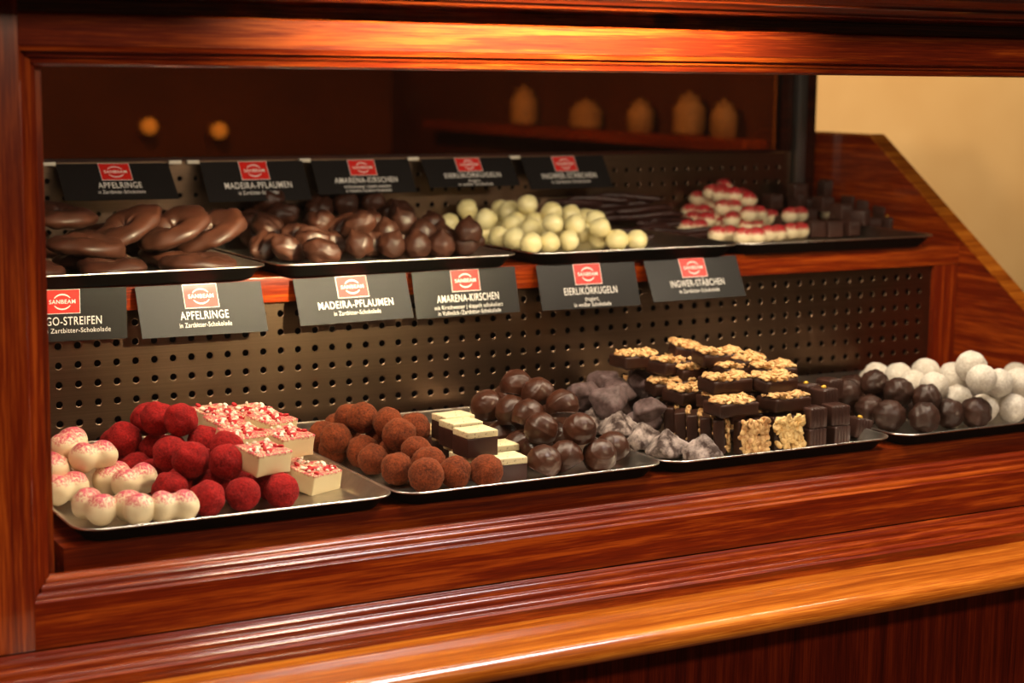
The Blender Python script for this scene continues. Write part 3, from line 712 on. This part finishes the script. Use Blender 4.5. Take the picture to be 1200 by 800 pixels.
# --- U4
for (u, v, z, rz) in [(768, 243, 1.0, .3), (788, 243, 1.2, -1.2), (806, 246, 1.3, -1.0), (790, 264, .6, -.2), (812, 268, .5, 0), (822, 216, 3.0, 1.0), (812, 232, 2.1, -.9), (834, 228, 2.5, .2), (850, 228, 2.6, -1.), (866, 233, 2.3, -.8), (795, 222, 2.3, .5), (820, 257, 1.0, -1.1), (839, 252, 1.2, .9),
                      (858, 257, 1.1, .8), (883, 250, 1.5, .3), (904, 257, .9, 0.1), (925, 254, 1.1, .25), (878, 278, .5, -.05), (932, 272, .5, .25), (905, 275, .5, .2), (848, 276, .5, .1), (853, 243, 1.8, .2), (895, 240, .9, .4), (829, 240, 1.7, .3)]:
    put('dumb2', u, v, z, .6, (0, 0, rz), 'U4')
for (u, v, z, rz, pe) in [(872, 228, 1.9, .1, 0), (900, 220, 2.6, 0, 0), (930, 217, 2.7, .1, 0), (905, 236, 1.9, .1, 0), (935, 239, 1.5, .0, 0), (965, 239, 1.8, .2, 0), (960, 218, 2.8, .2, 1), (985, 226, 2.4, .4, 1), (955, 268, .6, 0, 0), (975, 268, .6, 0, 0), (995, 267, .6, .1, 0), (998, 238, 1.8, .3, 1), (1015, 243, 1.6, .3, 1), (985, 248, 1.6, .1, 0),
                          (1020, 264, .6, .1, 0), (1040, 263, .6, .4, 1), (1060, 264, .6, .3, 1), (1008, 255, 1.2, .5, 0), (945, 254, .9, .1, 0), (1035, 250, 1.3, .2, 0), (915, 262, .6, .1, 0)]:
    put('cube', u, v, z, .68, (0, 0, rz + DR.uniform(-.2, .2)), 'U4', fixed=True, var=pe)

# settle: gentle separation of touching pieces (fixed ones stay), staying inside tray
def settle():
    for it in range(80):
        for i, a in enumerate(items):
            for b in items[i + 1:]:
                if a['tray'] != b['tray'] or (a['fixed'] and b['fixed']): continue
                d = b['p'] - a['p']; L = d.length; m = (a['r'] + b['r']) * .96
                if 1e-5 < L < m:
                    d *= (m - L) / L * .5
                    d.x *= .6; d.z *= .55; d.y *= 1.3
                    if a['fixed']: b['p'] += d
                    elif b['fixed']: a['p'] -= d
                    else: a['p'] -= d * .5; b['p'] += d * .5
        for a in items:
            if a['fixed']:
                cx, cy = BOUNDS[a['tray']]; hd = (8.5 if a['tray'][0] == 'L' else 7.9) - .9
                a['p'].y = max(cy - hd, min(cy + hd, a['p'].y)); continue
            cx, cy = BOUNDS[a['tray']]; hw, hd = (7.1, 8.5) if a['tray'][0] == 'L' else (7.3, 7.9)
            mrg = .08 + a['r'] * .8
            a['p'].y = max(cy - hd + mrg, min(cy + hd - mrg, a['p'].y))
            rr = {'tet': .6, 'chk': .82}.get(a['kind'], a['r'] * 1.01)
            a['p'].z = max(a['z0'] + rr, a['p'].z)
settle()
# anything in the air comes down the line of sight to the pile, or gets a piece under it
BOXK = {'slab': 1.0, 'duo': 1.26, 'bar': .9, 'tile': 1.0, 'cube': 1.06, 'ring': .9, 'stick': .42}
extra = []
for a in list(items):
    if a['kind'] in ('slab', 'duo', 'bar', 'cube'):
        h = BOXK[a['kind']]; z = a['p'].z - h; k = 0
        while z > a['z0'] + h * .35:
            k += 1
            q = Vector((a['p'].x + DR.uniform(-.15, .15), a['p'].y + .25 + DR.uniform(0, .2), z))
            if not [b for b in items + extra if b['tray'] == a['tray'] and abs(b['p'].z - q.z) < h * .8 and math.hypot((b['p'].x - q.x), (b['p'].y - q.y)) < (1.5 if b['kind'] in ('bar', 'slab', 'duo') else 1.25)]:
                f = dict(a); f['p'] = q; f['var'] = 0; f['rot'] = (0, 0, a['rot'][2] + DR.uniform(-.15, .15)); extra.append(f)
            z -= h
        continue
    if a['fixed']: continue
    bottom = a['p'].z - a['r']
    z = bottom
    while z > a['z0'] + .35:
        sup = [b for b in items + extra if b is not a and b['tray'] == a['tray'] and b['p'].z < a['p'].z - .2 and math.hypot(b['p'].x - a['p'].x, b['p'].y - a['p'].y) < (a['r'] + b['r']) * .85 and abs(b['p'].z - (z - a['r'] * .8)) < 1.1 * a['r']]
        if sup: break
        f = dict(a); f['p'] = Vector((a['p'].x + .05, a['p'].y + .35, max(a['z0'] + a['r'], z - a['r'] * .85))); f['sup'] = True
        clash = [b for b in items + extra if b is not a and b['tray'] == a['tray'] and (b['p'] - f['p']).length < (b['r'] + f['r']) * .7]
        if not clash: extra.append(f)
        z -= a['r'] * 1.7
items += extra

RN = random.Random(11)
INFO = {
 'dumb': ('twin_lobed_praline', 'white pink-dusted twin-lobed praline', 'praline', 'pink-dusted twin-lobed pralines'),
 'red': ('red_truffle', 'round raspberry-red truffle', 'truffle', 'raspberry-red truffles'),
 'slab': ('white_chocolate_slab', 'white chocolate slab with raspberry crumbs', 'chocolate', 'white slabs with raspberry crumbs'),
 'cocoa': ('cocoa_truffle', 'cocoa-dusted brown truffle', 'truffle', 'cocoa-dusted truffles'),
 'duo': ('layered_praline', 'dark square praline with white top', 'praline', 'layered square pralines'),
 'dome': ('domed_praline', 'glossy dark domed praline', 'praline', 'dark domed pralines'),
 'chk': ('sugared_chunk', 'dark angular sugared chunk', 'chocolate', 'sugared dark chunks'),
 'tet': ('sugared_pyramid', 'greyish sugared pyramid praline', 'praline', 'sugared pyramids'),
 'bar': ('almond_bar', 'dark bar topped with almonds', 'chocolate bar', 'almond-topped bars'),
 'tile': ('almond_tile', 'square almond tile on edge', 'chocolate', 'almond tiles standing on edge'),
 'cube': ('ridged_praline', 'dark ridged cube praline', 'praline', 'ridged cube pralines'),
 'drk': ('dark_truffle', 'round dark crumbed truffle', 'truffle', 'dark crumbed truffles'),
 'snow': ('coconut_ball', 'white coconut-coated ball', 'praline', 'white coconut balls'),
 'ring': ('chocolate_apple_ring', 'chocolate-coated apple ring', 'chocolate', 'coated apple rings'),
 'prune': ('chocolate_plum', 'glossy dark chocolate-coated plum', 'chocolate', 'coated plums'),
 'cherry': ('chocolate_cherry', 'round dark chocolate-coated cherry', 'chocolate', 'coated cherries'),
 'egg': ('egg_liqueur_ball', 'pale yellow liqueur ball', 'praline', 'pale yellow balls'),
 'stick': ('chocolate_stick', 'long dark chocolate-coated stick', 'chocolate', 'coated sticks'),
 'dumb2': ('red_dusted_praline', 'red-dusted white finger praline', 'praline', 'red-dusted white fingers'),
}
ORD = 'first second third fourth fifth sixth seventh eighth ninth tenth eleventh twelfth thirteenth fourteenth fifteenth sixteenth seventeenth eighteenth nineteenth twentieth'.split()
WHERE = {'L': 'on the lower deck', 'U': 'on the upper deck'}
def make(a):
    k = a['kind']; nm = INFO[k][0]; p = a['p']; loc = W(*p)
    if k in ('red', 'cocoa', 'drk', 'snow', 'egg'):
        me = RN.choice({'red': RED, 'cocoa': COC, 'drk': DRK, 'snow': SNW, 'egg': EGGS}[k]); o = link(nm, me, None, loc)
        o.rotation_euler = [RN.uniform(0, 6) for _ in range(3)]; s = RN.uniform(.94, 1.05); o.scale = (s, s, s * (1.0 if k != 'egg' else RN.uniform(.95, 1.12)))
    elif k == 'dumb':
        o = link(nm, RN.choice(DUMB), None, loc); o.rotation_euler = a['rot']
    elif k == 'dumb2':
        o = link(nm, RN.choice(DUMB2), None, loc); o.rotation_euler = a['rot']
    elif k == 'dome':
        o = link(nm, RN.choice(DOM), None, loc); o.rotation_euler = a['rot']; s = RN.uniform(.97, 1.04); o.scale = (s, s, s)
    elif k in ('tet', 'chk'):
        o = link(nm, RN.choice(TET if k == 'tet' else CHK), None, loc)
        o.rotation_euler = (0, 0, a['rot'][2]) if k == 'tet' else (RN.uniform(-.6, .6), RN.uniform(-.6, .6), a['rot'][2])
    elif k == 'prune':
        o = link(nm, RN.choice(PRU), None, loc); o.scale = (1.16, 1.2, 1.15); o.rotation_euler = (RN.uniform(-.5, .5), RN.uniform(-.5, .5), RN.uniform(0, 6))
    elif k == 'cherry':
        o = link(nm, RN.choice(CHE), None, loc); o.scale = (1.1, 1.1, 1.08); o.rotation_euler = (RN.uniform(-.5, .5), RN.uniform(-.5, .5), RN.uniform(0, 6))
    elif k == 'ring':
        o = link(nm, RN.choice(RNG), None, loc); o.rotation_euler = a['rot']
    elif k == 'stick':
        o = link(nm, RN.choice(STK), None, loc); o.rotation_euler = a['rot']
    else:
        o = empty(nm, loc); o.rotation_euler = a['rot']; q = RN.randrange(3)
        def part(n, me, dz): 
            c = link(n, me, o, (0, 0, dz * S)); return c
        if k == 'slab':
            part('slab_body', SLB[q % 2], -.5); tag(part('raspberry_crumbs', CR_R[q], -.5), kind='stuff'); tag(part('white_crumbs', CR_W[q], -.5), kind='stuff')
        elif k == 'duo':
            part('chocolate_base', DUO, -.63); part('icing', DUT[a['var'] or 0], .29)
        elif k == 'bar':
            part('chocolate_base', BARB[q % 2], -.45); tag(part('almond_topping', NUTP[q % 2], -.45), kind='stuff')
        elif k == 'tile':
            part('chocolate_base', TILB, -.35); tag(part('almond_topping', TILN[a['var'] or 0], -.35), kind='stuff')
        elif k == 'cube':
            part('praline_body', CUB, -.53)
            if a['var']: part('candied_peel', PEEL, -.53)
    a['o'] = o; return o
for a in items: make(a)
# labels: by layer and by order from the left inside the layer
from collections import defaultdict
gr = defaultdict(list)
for a in items: gr[(a['kind'], a['tray'])].append(a)
for (k, t), L in gr.items():
    nm, look, cat, grp = INFO[k]
    r = {'slab': .5, 'duo': .63, 'bar': .45, 'cube': .53, 'tile': .9, 'ring': .45, 'stick': .22}.get(k, L[0]['r'])
    st = {'slab': 1.0, 'duo': 1.2, 'bar': .9, 'cube': 1.06, 'tile': 9, 'ring': .8, 'stick': .6}.get(k, r * 1.45)
    lay = defaultdict(list)
    for a in L: lay[max(0, int((a['p'].z - a['z0'] - r) / st + .5))].append(a)
    n = max(lay)
    for q, A in lay.items():
        if k == 'tile' or len(lay) == 1: ln = 'row'
        elif q == 0: ln = 'bottom layer'
        elif q == n: ln = 'top layer'
        elif n == 2: ln = 'middle layer'
        else: ln = ORD[q] + ' layer up'
        # two rows inside a layer: front and back
        A.sort(key=lambda a: a['p'].y)
        rows = [A] if len(A) < 6 else [A[:len(A) // 2], A[len(A) // 2:]]
        for ri, B in enumerate(rows):
            B.sort(key=lambda a: proj(a['p'])[0])
            rn = '' if len(rows) == 1 else ('front ' if ri == 0 else 'rear ')
            for i, a in enumerate(B):
                wd = WHERE[t[0]]
                if len(B) == 1: s = f"{look}, the only one in the {rn}{ln}"
                else: s = f"{look}, {ORD[i]} from left in {rn}{ln}"
                extra_w = ' with yellow peel' if (k == 'cube' and a['var']) else ''
                if k in ('cube',): s = s.replace(look, look + extra_w)
                if k == 'cube': s += ', ' + ('lower tray' if t == 'L3' else 'upper tray')
                tag(a['o'], s, cat, grp + (' on the upper tray' if (k == 'cube' and t == 'U4') else ''))

# ------------------------------------------------------------------ price tags
def text_mesh(name, s, w, x, z, size, parent, y=-.035, bold=.0, mat=WHITE):
    cu = bpy.data.curves.new(name, 'FONT'); cu.body = s; cu.size = 1; cu.align_x = 'CENTER'; cu.offset = bold; cu.extrude = .004; cu.space_character = 1.1
    tmp = bpy.data.objects.new('tmp_text', cu); COL.objects.link(tmp)
    bpy.context.view_layer.update()
    me = bpy.data.meshes.new_from_object(tmp.evaluated_get(bpy.context.evaluated_depsgraph_get()))
    COL.objects.unlink(tmp); bpy.data.objects.remove(tmp); bpy.data.curves.remove(cu)
    xs = [v.co.x for v in me.vertices]; k = w / (max(xs) - min(xs))
    mid = (max(xs) + min(xs)) / 2
    for v in me.vertices:
        v.co = Vector(((v.co.x - mid) * k, -v.co.z, v.co.y * size)) * S
    me.materials.clear(); me.materials.append(mat); me.name = name
    return link(name, me, parent, Vector((x, y, z)) * S)
def card(u0, v0, u1, v1, ub, vb, ytop, title, subs, tw, label, logo_x=0, hh=None):
    a = onY(u0, v0, ytop); b = onY(u1, v1, ytop); w = b.x - a.x; zt = (a.z + b.z) / 2
    # find how far the lower edge leans forward: same x as the upper left corner
    c = onX(ub, vb, a.x); dy = c.y - ytop; dz = c.z - a.z
    h = math.hypot(dy, dz); ang = math.atan2(-dy, -dz)
    ang = max(.05, min(.8, ang))
    if hh: h = hh
    root = empty('price_tag', W((a.x + b.x) / 2, ytop, zt)); root.rotation_euler = (-ang, math.atan2(a.z - b.z, w), 0)
    tag(root, label, 'price tag', 'black price tags on the upper deck edge' if ytop < 5 else 'black price tags on the rear riser')
    bm = bmesh.new(); n = 14
    for sgn in (0, 1):
        pass
    f = []; k_ = []
    for i in range(n + 1):
        x = -w / 2 + w * i / n; rowf = []; rowk = []
        for j in range(5):
            zz = -h * j / 4; by = .05 * math.sin(i * .9 + j) * .3
            rowf.append(bm.verts.new((x, by * .4, zz))); rowk.append(bm.verts.new((x, by * .4 + .03, zz)))
        f.append(rowf); k_.append(rowk)
    for i in range(n):
        for j in range(4):
            bm.faces.new((f[i][j], f[i][j + 1], f[i + 1][j + 1], f[i + 1][j])); bm.faces.new((k_[i][j], k_[i + 1][j], k_[i + 1][j + 1], k_[i][j + 1]))
        bm.faces.new((f[i][0], f[i + 1][0], k_[i + 1][0], k_[i][0])); bm.faces.new((f[i][4], k_[i][4], k_[i + 1][4], f[i + 1][4]))
    for j in range(4):
        bm.faces.new((f[0][j], k_[0][j], k_[0][j + 1], f[0][j + 1])); bm.faces.new((f[n][j], f[n][j + 1], k_[n][j + 1], k_[n][j]))
    bmesh.ops.recalc_face_normals(bm, faces=bm.faces)
    me = mesh_from(bm, 'card', CARD, False); sharpen(me, .5); link('card', me, root)
    lw = w * .265; lh = h * .455
    bm = bmesh.new(); add_box(bm, -lw / 2 - .03, lw / 2 + .03, -.028, -.012, -lh - .05, -.02, 0)
    bd = link('logo_border', mesh_from(bm, 'logo_border', WHITE, False), root, Vector((logo_x, 0, 0)) * S)
    bm = bmesh.new(); add_box(bm, -lw / 2, lw / 2, -.034, -.024, -lh - .02, -.05, 0)
    lp = link('logo_patch', mesh_from(bm, 'logo_patch', REDP, False), root, Vector((logo_x, 0, 0)) * S)
    bm = bmesh.new(); rr = lh * .34; cz = -lh * .54
    for a0, a1 in ((28, 152), (208, 332)):
        N = 16; pi = None
        for i in range(N + 1):
            t = math.radians(a0 + (a1 - a0) * i / N); wd = .035 + .04 * math.sin(PI * i / N)
            p0 = bm.verts.new((rr * math.cos(t) * 1.15, -.040, cz + rr * math.sin(t))); p1 = bm.verts.new(((rr - wd) * math.cos(t) * 1.15, -.040, cz + (rr - wd) * math.sin(t)))
            if pi: bm.faces.new((pi[0], p0, p1, pi[1]))
            pi = (p0, p1)
    link('logo_rings', mesh_from(bm, 'logo_rings', WHITE, False), lp)
    text_mesh('logo_lettering', 'SANBEAM', lw * .76, 0, cz - lh * .075, lh * .24, lp, -.043, .012)
    tz = -lh - h * .235
    text_mesh('title_text', title, tw, logo_x * .9 + .05, tz, h * .225, root, -.036, .004)
    for i, (s, sw) in enumerate(subs):
        text_mesh('subtitle_text', s, sw, logo_x * .9 + .05, tz - h * (.15 + .125 * i), h * .130, root, -.036, 0)
ZB = 'in Zartbitter-Schokolade'
YT = -.75
card(-6, 341, 148, 336, -4, 403, YT, 'MANGO-STREIFEN', [('mit Likör in Zartbitter-Schokolade', 4.75)], 3.85, 'black price tag reading MANGO-STREIFEN, half behind the left post')
card(158, 336, 305, 329, 167, 397, YT, 'APFELRINGE', [(ZB, 2.8)], 2.6, 'black price tag reading APFELRINGE on the upper deck edge')
card(343, 327, 475, 319, 352, 382, YT, 'MADEIRA-PFLAUMEN', [(ZB, 2.75)], 4.4, 'black price tag reading MADEIRA-PFLAUMEN on the upper deck edge')
card(482, 319, 603, 312, 488, 374, YT, 'AMARENA-KIRSCHEN', [('mit Kirschwasser | doppelt schokoliert', 4.3), ('in Vollmilch-/Zartbitter-Schokolade', 3.95)], 3.9, 'black price tag reading AMARENA-KIRSCHEN on the upper deck edge')
card(628, 311, 743, 306, 636, 364, YT, 'EIERLIKÖRKUGELN', [('dragiert,', .95), ('in weißer Schokolade', 2.5)], 3.6, 'black price tag reading EIERLIKÖRKUGELN on the upper deck edge')
card(754, 305, 862, 299, 766, 354, YT, 'INGWER-STÄBCHEN', [(ZB, 2.9)], 3.9, 'black price tag reading INGWER-STÄBCHEN on the upper deck edge')
YB = 14.2
card(65, 192, 197, 191, 77, 235, YB, 'APFELRINGE', [(ZB, 2.8)], 2.6, 'black price tag reading APFELRINGE on the rear riser')
card(234, 190, 354, 188, 245, 237, YB, 'MADEIRA-PFLAUMEN', [(ZB, 2.75)], 4.3, 'black price tag reading MADEIRA-PFLAUMEN on the rear riser')
card(364, 188, 478, 186, 374, 228, YB, 'AMARENA-KIRSCHEN', [('mit Kirschwasser | doppelt schokoliert', 3.2), ('in Vollmilch-/Zartbitter-Schokolade', 3.1)], 4.3, 'black price tag reading AMARENA-KIRSCHEN on the rear riser')
card(493, 186, 598, 184, 504, 220, YB, 'EIERLIKÖRKUGELN', [('dragiert,', .9), ('in weißer Schokolade', 2.5)], 4.1, 'black price tag reading EIERLIKÖRKUGELN on the rear riser')
card(610, 184, 706, 182, 622, 222, YB, 'INGWER-STÄBCHEN', [(ZB, 3.0)], 4.2, 'black price tag reading INGWER-STÄBCHEN on the rear riser')

# ------------------------------------------------------------------ light
def area(name, loc, tgt, sx, sy, power, col, spread=180):
    l = bpy.data.lights.new(name, 'AREA'); l.shape = 'RECTANGLE'; l.size = sx * S; l.size_y = sy * S; l.energy = power; l.color = col; l.spread = math.radians(spread)
    o = bpy.data.objects.new(name, l); COL.objects.link(o); o.location = W(*loc)
    d = W(*tgt) - W(*loc); o.rotation_euler = d.to_track_quat('-Z', 'Y').to_euler(); return o
area('case_light', (24, -15.5, 15.6), (24, -8, -5), 58, 1.2, 6.0, (1, .84, .62))
area('shop_ceiling_light', (53, -40, 78), (22, -21, -9), 52, 22, 70, (1, .93, .90))
area('shop_spot', (50, -125, 62), (24, -20, 6), 14, 10, 24, (1, .76, .50))
area('shop_spot', (38, -130, 50), (17, -20, 18.2), 8, 8, 4.4, (1, .84, .50), 13)
area('wall_light', (95, 14, 66), (92, 46, 0), 30, 8, 16, (1, .80, .50))
area('rear_room_light', (20, 60, 50), (60, 110, 5), 14, 14, 28.0, (1, .62, .3))
w = bpy.data.worlds.new('shop'); bpy.context.scene.world = w; w.use_nodes = True
w.node_tree.nodes['Background'].inputs[0].default_value = (1, .62, .36, 1); w.node_tree.nodes['Background'].inputs[1].default_value = .035
sc = bpy.context.scene
sc.view_settings.view_transform = 'Standard'; sc.view_settings.look = 'None'; sc.view_settings.gamma = 1; sc.view_settings.exposure = 0.14
sc.view_settings.use_curve_mapping = False
